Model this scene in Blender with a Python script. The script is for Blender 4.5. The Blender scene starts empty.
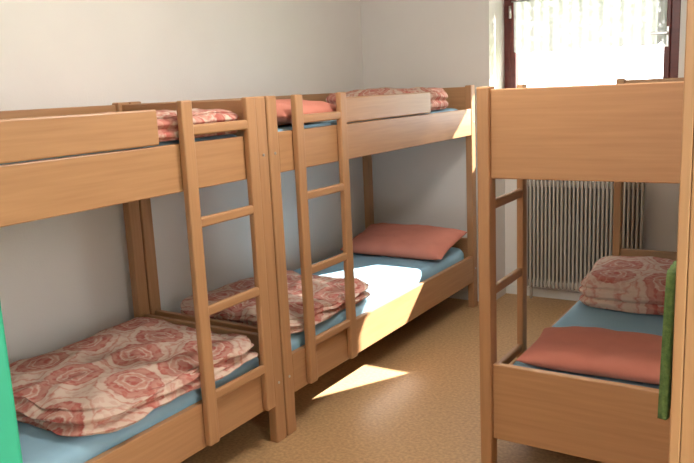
import bpy, bmesh, math, random
from mathutils import Vector, Matrix, noise
random.seed(3)
scene = bpy.context.scene
try:
    scene.view_settings.view_transform = 'Standard'
except Exception:
    pass

# ------------------------------------------------------------ materials
def new_mat(name):
    m = bpy.data.materials.new(name); m.use_nodes = True
    nt = m.node_tree
    return m, nt, nt.nodes['Principled BSDF']

def ramp(nt, stops, interp='LINEAR'):
    r = nt.nodes.new('ShaderNodeValToRGB'); cr = r.color_ramp
    cr.interpolation = interp
    while len(cr.elements) < len(stops): cr.elements.new(0.5)
    for e, (p, c) in zip(cr.elements, stops):
        e.position = p; e.color = (c[0], c[1], c[2], 1)
    return r

def objcoord(nt, scale=(1,1,1)):
    tc = nt.nodes.new('ShaderNodeTexCoord'); mp = nt.nodes.new('ShaderNodeMapping')
    mp.inputs['Scale'].default_value = scale
    nt.links.new(tc.outputs['Object'], mp.inputs['Vector'])
    return mp.outputs['Vector']

def noise_mat(name, c1, c2, scale=(8,8,8), detail=4, rough=0.6, bump=0.0, bscale=200, spec=0.5):
    m, nt, b = new_mat(name)
    v = objcoord(nt, scale)
    n = nt.nodes.new('ShaderNodeTexNoise'); n.inputs['Scale'].default_value = 1.0
    n.inputs['Detail'].default_value = detail
    nt.links.new(v, n.inputs['Vector'])
    r = ramp(nt, [(0.3, c1), (0.7, c2)])
    nt.links.new(n.outputs['Fac'], r.inputs['Fac'])
    nt.links.new(r.outputs['Color'], b.inputs['Base Color'])
    b.inputs['Roughness'].default_value = rough
    b.inputs['Specular IOR Level'].default_value = spec
    if bump:
        n2 = nt.nodes.new('ShaderNodeTexNoise'); n2.inputs['Scale'].default_value = bscale
        tc = nt.nodes.new('ShaderNodeTexCoord'); nt.links.new(tc.outputs['Object'], n2.inputs['Vector'])
        bp = nt.nodes.new('ShaderNodeBump'); bp.inputs['Strength'].default_value = bump
        bp.inputs['Distance'].default_value = 0.003
        nt.links.new(n2.outputs['Fac'], bp.inputs['Height'])
        nt.links.new(bp.outputs['Normal'], b.inputs['Normal'])
    return m

W1, W2 = (0.40, 0.205, 0.095), (0.47, 0.255, 0.12)
WOOD = [noise_mat('beech_x', W1, W2, (3, 70, 70), 5, 0.40),
        noise_mat('beech_y', W1, W2, (70, 3, 70), 5, 0.40),
        noise_mat('beech_z', W1, W2, (70, 70, 3), 5, 0.40)]
M_wall = noise_mat('plaster_wall', (0.79, 0.755, 0.715), (0.83, 0.795, 0.755), (2,2,2), 3, 0.9, 0.25, 120)
M_ceil = noise_mat('plaster_ceiling', (0.75, 0.74, 0.72), (0.8, 0.79, 0.77), (2,2,2), 3, 0.9)
M_floor = noise_mat('linoleum', (0.38, 0.225, 0.105), (0.58, 0.36, 0.175), (70,70,70), 10, 0.48, 0.05, 60, 0.4)
M_trim = noise_mat('white_trim', (0.7,0.69,0.66), (0.75,0.74,0.7), (5,5,5), 2, 0.5)
M_green = noise_mat('green_paint', (0.02,0.36,0.22), (0.025,0.40,0.25), (5,5,5), 2, 0.4)
M_maroon = noise_mat('maroon_paint', (0.10,0.018,0.015), (0.14,0.026,0.02), (8,8,40), 3, 0.4)
M_blue = noise_mat('blue_sheet', (0.25,0.43,0.55), (0.30,0.49,0.61), (6,6,6), 4, 0.85, 0.2, 400)
M_coral = noise_mat('coral_cotton', (0.58,0.20,0.14), (0.66,0.24,0.17), (6,6,6), 4, 0.9, 0.25, 500)
M_greenfab = noise_mat('green_terry', (0.06,0.11,0.025), (0.13,0.19,0.05), (90,90,90), 4, 0.95, 0.9, 300)
M_fin = noise_mat('radiator_enamel', (0.46,0.43,0.38), (0.52,0.48,0.43), (4,4,4), 2, 0.45)
M_dark = noise_mat('radiator_core', (0.12,0.115,0.11), (0.15,0.14,0.13), (4,4,4), 2, 0.7)
M_metal, _nt, _b = new_mat('brushed_metal'); _b.inputs['Metallic'].default_value = 1
_b.inputs['Base Color'].default_value = (0.6,0.6,0.6,1); _b.inputs['Roughness'].default_value = 0.35
M_leaf = noise_mat('leaf', (0.06,0.16,0.02), (0.16,0.32,0.05), (5,5,5), 2, 0.6)
M_bark = noise_mat('bark', (0.08,0.05,0.03), (0.16,0.1,0.06), (20,20,4), 4, 0.9)
M_grass = noise_mat('grass', (0.10,0.2,0.04), (0.2,0.3,0.08), (6,6,6), 4, 0.95)

# patterned duvet fabric: medallions
def duvet_mat():
    m, nt, b = new_mat('medallion_print')
    v = objcoord(nt, (1,1,1))
    nz = nt.nodes.new('ShaderNodeTexNoise'); nz.inputs['Scale'].default_value = 34
    nz.inputs['Detail'].default_value = 2
    nt.links.new(v, nz.inputs['Vector'])
    mixv = nt.nodes.new('ShaderNodeVectorMath'); mixv.operation = 'MULTIPLY_ADD'
    nt.links.new(nz.outputs['Color'], mixv.inputs[0]); mixv.inputs[1].default_value = (0.034,0.034,0.0)
    nt.links.new(v, mixv.inputs[2])
    vo = nt.nodes.new('ShaderNodeTexVoronoi'); vo.voronoi_dimensions = '2D'
    vo.inputs['Scale'].default_value = 4.3; vo.inputs['Randomness'].default_value = 0.4
    nt.links.new(mixv.outputs[0], vo.inputs['Vector'])
    cream = (0.66,0.50,0.40); red = (0.44,0.105,0.08); pink = (0.54,0.22,0.165)
    r = ramp(nt, [(0.0, pink), (0.05, red), (0.12, red), (0.15, cream), (0.18, pink), (0.22, pink), (0.25, cream), (0.28, red), (0.37, pink), (0.41, red), (0.44, cream), (0.52, cream), (0.55, pink), (0.59, cream)])
    nt.links.new(vo.outputs['Distance'], r.inputs['Fac'])
    vo2 = nt.nodes.new('ShaderNodeTexVoronoi'); vo2.voronoi_dimensions = '2D'
    vo2.inputs['Scale'].default_value = 32
    nt.links.new(mixv.outputs[0], vo2.inputs['Vector'])
    r2 = ramp(nt, [(0.25, red), (0.42, cream)])
    nt.links.new(vo2.outputs['Distance'], r2.inputs['Fac'])
    mx = nt.nodes.new('ShaderNodeMix'); mx.data_type = 'RGBA'
    mx.inputs[0].default_value = 0.25
    nt.links.new(r.outputs['Color'], mx.inputs[6]); nt.links.new(r2.outputs['Color'], mx.inputs[7])
    nt.links.new(mx.outputs[2], b.inputs['Base Color'])
    b.inputs['Roughness'].default_value = 0.9
    return m
M_duvet = duvet_mat()

def lace_mat():
    m, nt, b = new_mat('lace'); out = nt.nodes['Material Output']
    v = objcoord(nt, (1,1,1))
    vo = nt.nodes.new('ShaderNodeTexVoronoi'); vo.inputs['Scale'].default_value = 26
    nt.links.new(v, vo.inputs['Vector'])
    n = nt.nodes.new('ShaderNodeTexNoise'); n.inputs['Scale'].default_value = 14; nt.links.new(v, n.inputs['Vector'])
    ad = nt.nodes.new('ShaderNodeMath'); ad.operation = 'MULTIPLY'
    nt.links.new(vo.outputs['Distance'], ad.inputs[0]); nt.links.new(n.outputs['Fac'], ad.inputs[1])
    r = ramp(nt, [(0.10, (0.87,)*3), (0.26, (0.985,)*3)])
    nt.links.new(ad.outputs[0], r.inputs['Fac'])
    tr = nt.nodes.new('ShaderNodeBsdfTransparent')
    tl = nt.nodes.new('ShaderNodeBsdfTranslucent'); tl.inputs['Color'].default_value = (0.142,0.148,0.138,1)
    df = nt.nodes.new('ShaderNodeBsdfDiffuse'); df.inputs['Color'].default_value = (0.8,0.8,0.78,1)
    m1 = nt.nodes.new('ShaderNodeMixShader'); m1.inputs[0].default_value = 0.4
    nt.links.new(tl.outputs[0], m1.inputs[1]); nt.links.new(df.outputs[0], m1.inputs[2])
    m2 = nt.nodes.new('ShaderNodeMixShader')
    nt.links.new(r.outputs['Color'], m2.inputs[0])
    nt.links.new(tr.outputs[0], m2.inputs[1]); nt.links.new(m1.outputs[0], m2.inputs[2])
    nt.links.new(m2.outputs[0], out.inputs['Surface'])
    return m
M_lace = lace_mat()

def glass_mat():
    m, nt, b = new_mat('window_glass'); out = nt.nodes['Material Output']
    tr = nt.nodes.new('ShaderNodeBsdfTransparent'); gl = nt.nodes.new('ShaderNodeBsdfGlossy')
    gl.inputs['Roughness'].default_value = 0.02
    mx = nt.nodes.new('ShaderNodeMixShader'); mx.inputs[0].default_value = 0.05
    nt.links.new(tr.outputs[0], mx.inputs[1]); nt.links.new(gl.outputs[0], mx.inputs[2])
    nt.links.new(mx.outputs[0], out.inputs['Surface'])
    return m
M_glass = glass_mat()
def emit_mat(name, col, s):
    m, nt, b = new_mat(name)
    b.inputs['Emission Color'].default_value = (*col, 1); b.inputs['Emission Strength'].default_value = s
    b.inputs['Base Color'].default_value = (0.8,0.8,0.8,1)
    return m
M_fill_lamp = emit_mat('fill_lamp_diffuser', (1,0.95,0.87), 3)  # glow of the added ceiling lamps

# ------------------------------------------------------------ mesh helpers
def finish(bm, name, mats, parent=None, smooth=False):
    me = bpy.data.meshes.new(name); bm.normal_update(); bm.to_mesh(me); bm.free()
    for m in mats: me.materials.append(m)
    if smooth:
        for p in me.polygons: p.use_smooth = True
    o = bpy.data.objects.new(name, me); scene.collection.objects.link(o)
    if parent: o.parent = parent
    return o

def empty(name, loc=(0,0,0)):
    e = bpy.data.objects.new(name, None); e.location = loc; e.empty_display_size = 0.1
    scene.collection.objects.link(e); return e

def add_box(bm, lo, hi, bevel=0.004, mi=None, seg=2):
    lo = Vector(lo); hi = Vector(hi); c = (lo+hi)/2; s = hi-lo
    t = bmesh.new()
    bmesh.ops.create_cube(t, size=1.0)
    for v in t.verts: v.co = Vector((v.co.x*s.x, v.co.y*s.y, v.co.z*s.z)) + c
    if bevel > 0:
        bmesh.ops.bevel(t, geom=list(t.edges), offset=min(bevel, min(s)*0.45), segments=seg, affect='EDGES', profile=0.5)
    if mi is None:
        mi = [s.x, s.y, s.z].index(max(s))
    for f in t.faces: f.material_index = mi
    me = bpy.data.meshes.new('tmp'); t.to_mesh(me); t.free()
    bm.from_mesh(me); bpy.data.meshes.remove(me)

def boxes(name, lst, mats, parent=None, bevel=0.004):
    bm = bmesh.new()
    for lo, hi in lst: add_box(bm, lo, hi, bevel, None if len(mats) == 3 else 0)
    return finish(bm, name, mats, parent)

def add_cyl(bm, p0, p1, r, n=20, mi=0, r2=None):
    p0 = Vector(p0); p1 = Vector(p1); d = p1-p0
    t = bmesh.new()
    bmesh.ops.create_cone(t, cap_ends=True, segments=n, radius1=r, radius2=r if r2 is None else r2, depth=d.length)
    M = Matrix.Translation((p0+p1)/2) @ d.to_track_quat('Z', 'Y').to_matrix().to_4x4()
    bmesh.ops.transform(t, matrix=M, verts=t.verts)
    for f in t.faces:
        f.material_index = mi; f.smooth = len(f.verts) == 4
    me = bpy.data.meshes.new('tmp'); t.to_mesh(me); t.free()
    bm.from_mesh(me); bpy.data.meshes.remove(me)

# ------------------------------------------------------------ room
XL, XR = -2.80, 0.10
YF, YB, YN = 0.36, 4.68, 4.95      # front wall inner face, back wall, niche wall
XN = -1.84                          # niche corner
H = 2.5; T = 0.15
WX0, WX1, WZ0, WZ1 = -1.84, -0.74, 1.14, 2.20
V0, V1, VZ0, VZ1 = 0.45, 1.50, 0.35, 2.30    # added fill window, unseen (right wall, beside the door)

boxes('floor', [((XL-T, -1.8, -0.1), (1.2, YN+0.2, 0))], [M_floor], bevel=0)
boxes('ceiling', [((XL-T, -1.8, H), (1.2, YN+0.2, H+0.1))], [M_ceil], bevel=0)
boxes('wall_left', [((XL-T, YF, 0), (XL, YN+0.2, H))], [M_wall], bevel=0)
boxes('wall_right', [((XR, V1, 0), (XR+T, YN+0.2, H)), ((XR, YF, 0), (XR+T, V0, H)),
                     ((XR, V0, 0), (XR+T, V1, VZ0)), ((XR, V0, VZ1), (XR+T, V1, H))], [M_wall], bevel=0)
boxes('wall_back', [((XL, YB, 0), (XN, YN+0.2, H)),
                    ((XN, YN, 0), (XR, YN+0.2, WZ0)),
                    ((XN, YN, WZ1), (XR, YN+0.2, H)),
                    ((WX1, YN, WZ0), (XR, YN+0.2, WZ1))], [M_wall], bevel=0)
DX0, DX1, DZ = -0.66, 0.06, 2.05
boxes('wall_front', [((XL-T, 0.24, 0), (DX0-0.001, YF-0.005, H)),
                     ((DX1+0.031, 0.24, 0), (1.2, YF-0.005, H)),
                     ((DX0-0.001, 0.24, DZ+0.051), (DX1+0.031, YF-0.005, H))], [M_wall], bevel=0)
boxes('wall_corridor', [((XL-T, -1.8, 0), (1.2, -1.65, H)),
                        ((1.05, -1.65, 0), (1.2, 0.24, H)),
                        ((XL-T, -1.65, 0), (XL, 0.24, H))], [M_wall], bevel=0)
boxes('door_1', [((DX0, 0.235, 0), (DX0+0.055, YF+0.01, DZ+0.05)),
                 ((DX1-0.02, 0.235, 0), (DX1+0.03, YF+0.01, DZ+0.05)),
                 ((DX0+0.055, 0.235, DZ-0.02), (DX1-0.02, YF+0.01, DZ+0.05))], [M_green], bevel=0.004)
boxes('baseboard_back', [((XL+0.012, YB-0.012, 0), (XN, YB, 0.06)), ((XN, YN-0.012, 0), (XR, YN, 0.06)),
                         ((XN, YB-0.012, 0), (XN+0.012, YN-0.012, 0.06))], [M_trim], bevel=0.002)
boxes('baseboard_left', [((XL, YF, 0), (XL+0.012, YB, 0.06))], [M_trim], bevel=0.002)

# window
win = empty('window_1')
fy0, fy1 = YN+0.0, YN+0.06
boxes('outer_frame', [((WX0, fy0, WZ0), (WX0+0.05, fy1, WZ1)), ((WX1-0.05, fy0, WZ0), (WX1, fy1, WZ1)),
                      ((WX0+0.05, fy0, WZ0), (WX1-0.05, fy1, WZ0+0.05)), ((WX0+0.05, fy0, WZ1-0.05), (WX1-0.05, fy1, WZ1))], [M_maroon], win)
sx0, sx1, sz0, sz1 = WX0+0.05, WX1-0.05, WZ0+0.05, WZ1-0.05
boxes('sash', [((sx0, fy0-0.012, sz0), (sx0+0.035, fy1-0.01, sz1)), ((sx1-0.035, fy0-0.012, sz0), (sx1, fy1-0.01, sz1)),
               ((sx0+0.035, fy0-0.012, sz0), (sx1-0.035, fy1-0.01, sz0+0.04)), ((sx0+0.035, fy0-0.012, sz1-0.04), (sx1-0.035, fy1-0.01, sz1))], [M_maroon], win)
boxes('pane', [((sx0+0.03, fy0+0.02, sz0+0.03), (sx1-0.03, fy0+0.025, sz1-0.03))], [M_glass], win, bevel=0)
bm = bmesh.new()
add_box(bm, (sx1-0.03, fy0-0.02, 1.66), (sx1-0.008, fy0-0.012, 1.78), 0.002, 0)
add_cyl(bm, (sx1-0.019, fy0-0.02, 1.74), (sx1-0.019, fy0-0.05, 1.74), 0.008)
add_box(bm, (sx1-0.11, fy0-0.058, 1.732), (sx1-0.008, fy0-0.046, 1.75), 0.004, 0)
for z in (1.25, 1.95):
    add_cyl(bm, (sx0+0.0, fy0-0.02, z-0.04), (sx0+0.0, fy0-0.02, z+0.04), 0.009)
finish(bm, 'handle_and_hinges', [M_metal], win)
boxes('sill', [((WX0+0.002, YN-0.08, WZ0-0.03), (WX1+0.02, YN, WZ0))], [M_trim], win)

fill_win = empty('fill_window')  # out of view, added to let soft sky fill into the room
gx0, gx1 = XR+0.06, XR+0.12
boxes('frame', [((gx0, V0, VZ0), (gx1, V0+0.05, VZ1)), ((gx0, V1-0.05, VZ0), (gx1, V1, VZ1)),
                ((gx0, V0+0.05, VZ0), (gx1, V1-0.05, VZ0+0.05)), ((gx0, V0+0.05, VZ1-0.05), (gx1, V1-0.05, VZ1))], [M_maroon], fill_win)
boxes('pane', [((gx0+0.03, V0+0.045, VZ0+0.045), (gx0+0.035, V1-0.045, VZ1-0.045))], [M_glass], fill_win, bevel=0)

# lace curtain on rod
cur = empty('lace_curtain')
bm = bmesh.new()
nx, nz = 260, 24
zt, zb = 2.015, 1.69
cx0, cx1 = sx0+0.03, sx1-0.02
rows = []
for j in range(nz+1):
    row = []
    for i in range(nx+1):
        u = i/nx; w = j/nz
        x = cx0+(cx1-cx0)*u
        y = YN-0.035 + 0.009*math.sin(u*95)+0.005*math.sin(u*41+w*2)
        z = zt + (zb-zt)*w
        if j >= nz-1: z -= 0.018*abs(math.sin(u*42))
        row.append(bm.verts.new((x, y, z)))
    rows.append(row)
for j in range(nz):
    for i in range(nx):
        bm.faces.new((rows[j][i], rows[j][i+1], rows[j+1][i+1], rows[j+1][i]))
finish(bm, 'lace_cloth', [M_lace], cur, True)
bm = bmesh.new(); add_cyl(bm, (cx0-0.015, YN-0.035, 2.015), (cx1+0.015, YN-0.035, 2.015), 0.006)
for x in (cx0-0.01, cx1+0.01): add_cyl(bm, (x, YN-0.035, 2.015), (x, YN-0.01, 2.015), 0.004)
finish(bm, 'rod', [M_metal], cur)

# radiator
rad = empty('radiator')
rx0, rx1, rz0, rz1 = -1.66, -0.90, 0.09, 0.84
bm = bmesh.new()
add_box(bm, (rx0+0.01, YN-0.05, rz0+0.02), (rx1-0.01, YN-0.035, rz1-0.02), 0.003, 0)
finish(bm, 'core_panel', [M_dark], rad)
bm = bmesh.new()
n = 29
for i in range(n):
    x = rx0 + (rx1-rx0-0.015)*i/(n-1)
    add_box(bm, (x, YN-0.095, rz0), (x+0.015, YN-0.05, rz1), 0.005, 0)
add_box(bm, (rx0, YN-0.075, rz0+0.01), (rx1, YN-0.05, rz0+0.05), 0.005, 0)
add_box(bm, (rx0, YN-0.075, rz1-0.05), (rx1, YN-0.05, rz1-0.01), 0.005, 0)
add_cyl(bm, (rx0+0.03, YN-0.06, 0.0), (rx0+0.03, YN-0.06, rz0+0.02), 0.01)
add_cyl(bm, (rx1-0.03, YN-0.06, 0.0), (rx1-0.03, YN-0.06, rz0+0.02), 0.01)
for x in (rx0+0.12, rx1-0.12): add_box(bm, (x, YN-0.04, rz0+0.1), (x+0.03, YN-0.001, rz0+0.14), 0.002, 0)
finish(bm, 'fins', [M_fin], rad)

# ------------------------------------------------------------ bunks
MT_L, MT_U = 0.42, 1.345
def bunk(name, xw, xf, y0, y1, lad, guard):
    """xw: wall side outer x, xf: front outer x; lad: (ya,yb); guard (ya,yb)"""
    root = empty(name)
    s = 1 if xf > xw else -1       # direction of the front
    def bx(xa, xb, ya, yb, za, zb):
        return ((min(xa, xb), ya, za), (max(xa, xb), yb, zb))
    px, py = 0.045, 0.065
    HT = 1.485
    P = []
    for xa, xb in ((xw, xw+s*px), (xf-s*px, xf)):
        P.append(bx(xa, xb, y0, y0+py, 0, HT)); P.append(bx(xa, xb, y1-py, y1, 0, HT))
    boxes('posts', P, WOOD, root, 0.006)
    fr = []
    for (za, zb) in ((0.18, 0.36), (1.165, 1.335)):
        fr.append(bx(xf-s*0.03, xf-s*0.002, y0+py, y1-py, za, zb))
        fr.append(bx(xw+s*0.002, xw+s*0.03, y0+py, y1-py, za, zb))
    boxes('side_rails', fr, WOOD, root, 0.004)
    ends = []
    for ya in (y0+0.018, y1-0.046):
        ends.append(bx(xw+s*px, xf-s*px, ya, ya+0.028, 0.18, 0.475))
        ends.append(bx(xw+s*px, xf-s*px, ya, ya+0.028, 1.165, 1.475))
    boxes('end_panels', ends, WOOD, root, 0.004)
    # slat bases
    sl = []
    for zt_ in (0.30, 1.235):
        n = 11
        for i in range(n):
            yy = y0+0.11+(y1-y0-0.30)*i/(n-1)
            sl.append(bx(xw+s*0.03, xf-s*0.03, yy, yy+0.09, zt_-0.02, zt_))
    boxes('slats', sl, WOOD, root, 0.002)
    boxes('guard_board', [bx(xf-s*0.026, xf+s*0.006, guard[0], guard[1], 1.34, 1.46)], WOOD, root, 0.006)
    boxes('wall_guard', [bx(xw+s*0.004, xw+s*0.028, y0+py, y1-py, 1.38, 1.475)], WOOD, root, 0.004)
    L = []
    lx0, lx1 = xf+s*0.001, xf+s*0.029
    for yc in lad: L.append(bx(lx0, lx1, yc-0.0275, yc+0.0275, 0.19, 1.485))
    bm = bmesh.new()
    for lo, hi in L: add_box(bm, lo, hi, 0.006)
    for z in (0.375, 0.71, 1.045, 1.38):
        xa = (lx0+lx1)/2
        t = 0.012
        add_box(bm, (xa-t, lad[0]+0.02, z-0.019), (xa+t, lad[1]-0.02, z+0.019), 0.009, 1, 3)
    finish(bm, 'ladder', WOOD, root)
    # screws
    bm = bmesh.new()
    for yy in (y0+0.033, y1-0.033):
        for z in (0.27, 1.25):
            add_cyl(bm, (xf-s*0.001, yy, z), (xf+s*0.0025, yy, z), 0.006, 12)
    finish(bm, 'bolts', [M_metal], root)
    # mattresses
    for zb_, zt_ in ((0.3005, MT_L), (1.2355, MT_U)):
        m = soft('mattress', (xw+xf)/2, (y0+y1)/2, zb_, abs(xf-xw)-0.07, (y1-y0)-0.10, zt_-zb_, M_blue, seed=y0+zt_, e=14, amp=0.003, cuts=20, layers=0)
    return root

def soft(name, cx, cy, z0, sx, sy, sz, mat, seed=0, e=5.0, amp=0.012, cuts=48, layers=2, rot=0, wob=0.0, drop=0.12):
    bm = bmesh.new()
    bmesh.ops.create_cube(bm, size=2.0)
    bmesh.ops.subdivide_edges(bm, edges=list(bm.edges), cuts=cuts, use_grid_fill=True)
    R = Matrix.Rotation(rot, 3, 'Z')
    for v in bm.verts:
        p = v.co.copy()
        r = (abs(p.x)**e+abs(p.y)**e)**(1/e); mxy = max(abs(p.x), abs(p.y))
        fx, fy = (p.x*mxy/r, p.y*mxy/r) if r > 0 else (0, 0)
        rr = min(sz*0.5, 0.05)
        hz = (p.z*0.5+0.5)*sz
        top = sz-rr
        inner = 1.0
        if hz > top: inner = math.sqrt(max(0, 1-((hz-top)/rr)**2))
        low = rr*0.6
        if hz < low: inner = math.sqrt(max(0, 1-((low-hz)/low)**2))*0.6+0.4
        shrink = rr*(1-inner)
        ex = max(sx/2-shrink, 0.01); ey = max(sy/2-shrink, 0.01)
        q = Vector((fx*ex, fy*ey, hz))
        n1 = noise.noise(Vector((q.x*4+seed*7.1, q.y*4-seed*3.3, q.z*5+seed)))
        n2 = noise.noise(Vector((q.x*11+seed*2.1, q.y*9+seed*5.3, q.z*16+seed)))
        n3 = 1-abs(noise.noise(Vector((q.x*7+q.y*3+seed*4.1, q.y*5-q.x*2+seed*1.3, 2.0))))*3
        k = hz/sz
        edge = max(abs(fx), abs(fy))
        q.z += (n1*1.6+n2*0.8+(n3*0.8 if layers else 0))*amp*(k**1.5)
        if layers: q.z -= sz*drop*k*edge**6
        if layers and edge > 0.8:
            g = 1-0.06*(abs(math.cos(math.pi*layers*k+0.001))**4 if 0.08 < k < 0.92 else 0)*((edge-0.8)/0.2)
            q.x *= g; q.y *= g
        if wob:
            q.x += noise.noise(Vector((q.y*5, seed*3, k*4)))*wob + noise.noise(Vector((q.y*14, seed*3, k*6)))*wob*0.3
            q.y += noise.noise(Vector((q.x*5, seed*5+9, k*4)))*wob + noise.noise(Vector((q.x*14, seed*3+5, k*6)))*wob*0.3
        q.z = max(q.z, 0)
        v.co = R @ q
    o = finish(bm, name, [mat], None, True)
    o.location = (cx, cy, z0+(0.001 if layers else 0))
    return o

def pillow(cx, cy, z0, sx, sy, sz, rotz=0, tilt=0, seed=0, mat=None, tiltx=0):
    bm = bmesh.new(); N = 40
    grids = []
    for side in (1, -1):
        g = []
        for j in range(N+1):
            row = []
            for i in range(N+1):
                u = -1+2*i/N; v = -1+2*j/N
                su = math.sin(u*math.pi/2); sv = math.sin(v*math.pi/2)
                h = max(0, (1-su**4)*(1-sv**4))**0.5
                x = su*sx/2*(1-0.05*(1-sv*sv)); y = sv*sy/2*(1-0.05*(1-su*su))
                nn = noise.noise(Vector((x*6+seed, y*6, seed)))*0.28+noise.noise(Vector((x*16+seed, y*16, 3)))*0.14
                z = sz/2*h*(1+nn) if side > 0 else -sz/2*h*0.8
                if side < 0 and (i in (0, N) or j in (0, N)):
                    row.append(grids[0][j][i]); continue
                row.append(bm.verts.new((x, y, z)))
            g.append(row)
        grids.append(g)
    for s_, g in enumerate(grids):
        for j in range(N):
            for i in range(N):
                f = (g[j][i], g[j][i+1], g[j+1][i+1], g[j+1][i])
                bm.faces.new(f if s_ == 0 else f[::-1])
    R = Matrix.Rotation(rotz, 4, 'Z') @ Matrix.Rotation(tilt, 4, 'X') @ Matrix.Rotation(tiltx, 4, 'Y')
    bmesh.ops.transform(bm, matrix=R, verts=bm.verts)
    zmin = min(v.co.z for v in bm.verts)
    o = finish(bm, 'pillow', [mat or M_coral], None, True)
    o.location = (cx, cy, z0-zmin+0.001)
    return o

LX0, LX1 = -2.74, -1.90
bunk('bunk_bed', LX0, LX1, 0.39, 2.395, (1.92, 2.27), (0.85, 1.80))
bunk('bunk_bed', LX0, LX1, 2.405, 4.58, (2.59, 2.94), (2.97, 3.91))
bunk('bunk_bed', -0.16, -1.01, 2.44, 4.60, (2.60, 2.955), (3.0, 3.93))

# bedding
soft('duvet', -2.27, 1.83, MT_L, 0.75, 0.92, 0.095, M_duvet, seed=1, amp=0.014, layers=2, wob=0.04, e=7, drop=0.2)
soft('duvet', -2.29, 2.88, MT_L, 0.74, 0.80, 0.085, M_duvet, seed=2, amp=0.013, layers=2, wob=0.03, e=7, drop=0.2)
soft('duvet', -0.58, 3.75, MT_L, 0.72, 0.60, 0.15, M_duvet, seed=3, amp=0.010, layers=3, wob=0.02, rot=0.03, e=8, drop=0.05)
soft('duvet', -2.28, 2.03, MT_U, 0.74, 0.62, 0.095, M_duvet, seed=4, amp=0.007, layers=2)
soft('duvet', -2.27, 4.07, MT_U, 0.66, 0.58, 0.135, M_duvet, seed=5, amp=0.010, layers=2)
soft('duvet', -0.58, 3.6, MT_U, 0.70, 0.8, 0.10, M_duvet, seed=6, amp=0.010, layers=2)
pillow(-2.27, 4.22, MT_L, 0.74, 0.42, 0.13, 0.0, 0.22, 1)
pillow(-0.60, 2.77, MT_L, 0.64, 0.40, 0.11, 0.05, 0.0, 2)
pillow(-2.20, 2.80, MT_U, 0.54, 0.48, 0.125, 0.0, 0.0, 3)

# wardrobe at the right, camera-side end of the right bunk
wr = empty('wardrobe')
wx0, wx1, wy0, wy1, wh = -0.222, 0.09, 1.55, 2.36, 2.1
boxes('carcass', [((wx0+0.022, wy0, 0.06), (wx1, wy0+0.022, wh)), ((wx0+0.022, wy1-0.022, 0.06), (wx1, wy1, wh)),
                  ((wx0+0.022, wy0+0.022, wh-0.022), (wx1, wy1-0.022, wh)), ((wx0+0.022, wy0+0.022, 0.06), (wx1, wy1-0.022, 0.082)),
                  ((wx1-0.01, wy0+0.022, 0.082), (wx1, wy1-0.022, wh-0.022)),
                  ((wx0+0.05, wy0+0.01, 0.0), (wx1, wy1-0.01, 0.06))], WOOD, wr, 0.002)
ym = (wy0+wy1)/2
boxes('doors', [((wx0, wy0, 0.065), (wx0+0.021, ym-0.002, wh)), ((wx0, ym+0.002, 0.065), (wx0+0.021, wy1, wh))], WOOD, wr, 0.003)
bm = bmesh.new()
for y in (ym-0.04, ym+0.04): add_cyl(bm, (wx0-0.018, y, 0.95), (wx0, y, 0.95), 0.012)
finish(bm, 'knobs', [M_metal], wr)

# green towel hanging on a hook at the wardrobe's edge
tw = empty('green_towel')
bm = bmesh.new()
bmesh.ops.create_grid(bm, x_segments=24, y_segments=24, size=0.5)
for v in bm.verts:
    u, w = v.co.x+0.5, v.co.y+0.5
    wid = 0.12+0.10*(1-w)**0.7
    v.co = Vector((wx0-0.018+0.004*math.sin(u*22)*(1-w*0.5), wy0+0.12+(u-0.5)*wid, 0.79+0.305*w))
o = finish(bm, 'towel_cloth', [M_greenfab], tw, True)
sm = o.modifiers.new('thick', 'SOLIDIFY'); sm.thickness = 0.018; sm.offset = 0
bm = bmesh.new(); add_cyl(bm, (wx0-0.026, wy0+0.12, 1.09), (wx0-0.001, wy0+0.12, 1.09), 0.005)
finish(bm, 'hook', [M_metal], tw)

# unseen ceiling lamps, added as fill light
def fill_lamp(name, x, y, r, energy):
    e = empty(name, (x, y, H))
    bm = bmesh.new(); add_cyl(bm, (0,0,-0.03), (0,0,-0.001), r*0.7, 40); finish(bm, 'base', [M_trim], e)
    bm = bmesh.new()
    bmesh.ops.create_uvsphere(bm, u_segments=32, v_segments=16, radius=r)
    for v in bm.verts: v.co.z = v.co.z*0.5-0.03-r*0.5
    finish(bm, 'diffuser', [M_fill_lamp], e, True)
    L = bpy.data.lights.new(name+'_bulb', 'POINT'); L.shadow_soft_size = 0.15; L.energy = energy; L.color = (1, 0.96, 0.91)
    lo = bpy.data.objects.new('fill_bulb', L); lo.parent = e; lo.location = (0,0,-0.03-r-0.17); scene.collection.objects.link(lo)
fill_lamp('fill_ceiling_lamp', -1.0, 2.3, 0.16, 50)
fill_lamp('fill_ceiling_lamp', -0.2, -0.7, 0.16, 60)  # added in the corridor, fill from the camera side

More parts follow.
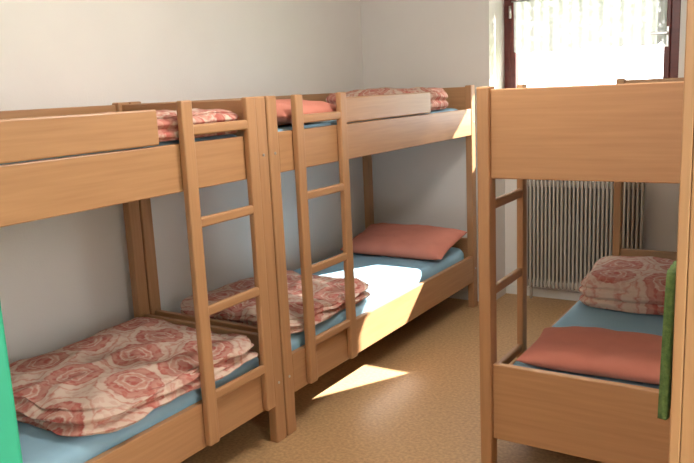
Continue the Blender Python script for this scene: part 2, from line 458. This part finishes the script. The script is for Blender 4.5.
# ------------------------------------------------------------ outdoors
boxes('ground_outside', [((-14, YN+0.2, -0.25), (14, 24, -0.15)), ((1.2, -8, -0.25), (14, YN+0.2, -0.15))], [M_grass], bevel=0)
boxes('sun_blocker', [((XR+T+0.001, 3.0, -0.15), (6.0, 3.3, 4.5))], [M_wall], bevel=0)  # unseen slab added to keep sun out of the right-wall window
tree = empty('tree')
bm = bmesh.new()
add_cyl(bm, (-1.2, 9.9, -0.15), (-1.0, 9.9, 3.0), 0.14, 14, 0, 0.09)
add_cyl(bm, (-1.0, 9.9, 2.4), (-0.2, 9.8, 3.5), 0.05, 10, 0, 0.02)
add_cyl(bm, (-1.0, 9.9, 2.4), (-2.2, 9.8, 3.4), 0.05, 10, 0, 0.02)
finish(bm, 'trunk', [M_bark], tree)
bm = bmesh.new()
for k in range(7500):
    x = random.uniform(-4.6, 1.2); y = random.uniform(9.3, 10.3); z = 2.90+random.gauss(0, 0.24)
    if z > 3.5 or z < 2.25: continue
    c = Vector((x, y, z)); a = Vector((random.gauss(0,1), random.gauss(0,1), random.gauss(0,1))).normalized()
    b = a.orthogonal().normalized(); L = random.uniform(0.05, 0.09)
    vs = [bm.verts.new(c+a*L), bm.verts.new(c+b*L*0.45), bm.verts.new(c-a*L), bm.verts.new(c-b*L*0.45)]
    bm.faces.new(vs)
finish(bm, 'foliage', [M_leaf], tree)

# ------------------------------------------------------------ light
w = bpy.data.worlds.new('World'); scene.world = w; w.use_nodes = True
bg = w.node_tree.nodes['Background']; bg.inputs['Color'].default_value = (1.0, 0.99, 0.975, 1); bg.inputs['Strength'].default_value = 7.4
S = bpy.data.lights.new('sun', 'SUN'); S.energy = 40; S.angle = math.radians(0.6); S.color = (1, 0.96, 0.90)
so = bpy.data.objects.new('sun', S); scene.collection.objects.link(so)
d = Vector((-0.55, -1.0, -0.745))
so.rotation_euler = d.to_track_quat('-Z', 'Y').to_euler()
so.location = (4, 11, 6)

# ------------------------------------------------------------ camera
cam = bpy.data.cameras.new('camera'); co = bpy.data.objects.new('camera', cam)
scene.collection.objects.link(co); scene.camera = co
cam.sensor_width = 36; cam.lens = 36*740/694; cam.clip_start = 0.02
ax = Vector((0.849, -0.062, 0.525)).normalized(); ay = Vector((0.537, 0.184, -0.823)).normalized()
dd = ax.dot(ay)/2
ax, ay = (ax-ay*dd).normalized(), (ay-ax*dd).normalized()
az = ax.cross(ay).normalized(); ax = ay.cross(az)
M = Matrix((ax, ay, az)).to_4x4()
co.matrix_world = Matrix.Translation((0, 0, 1.5)) @ M
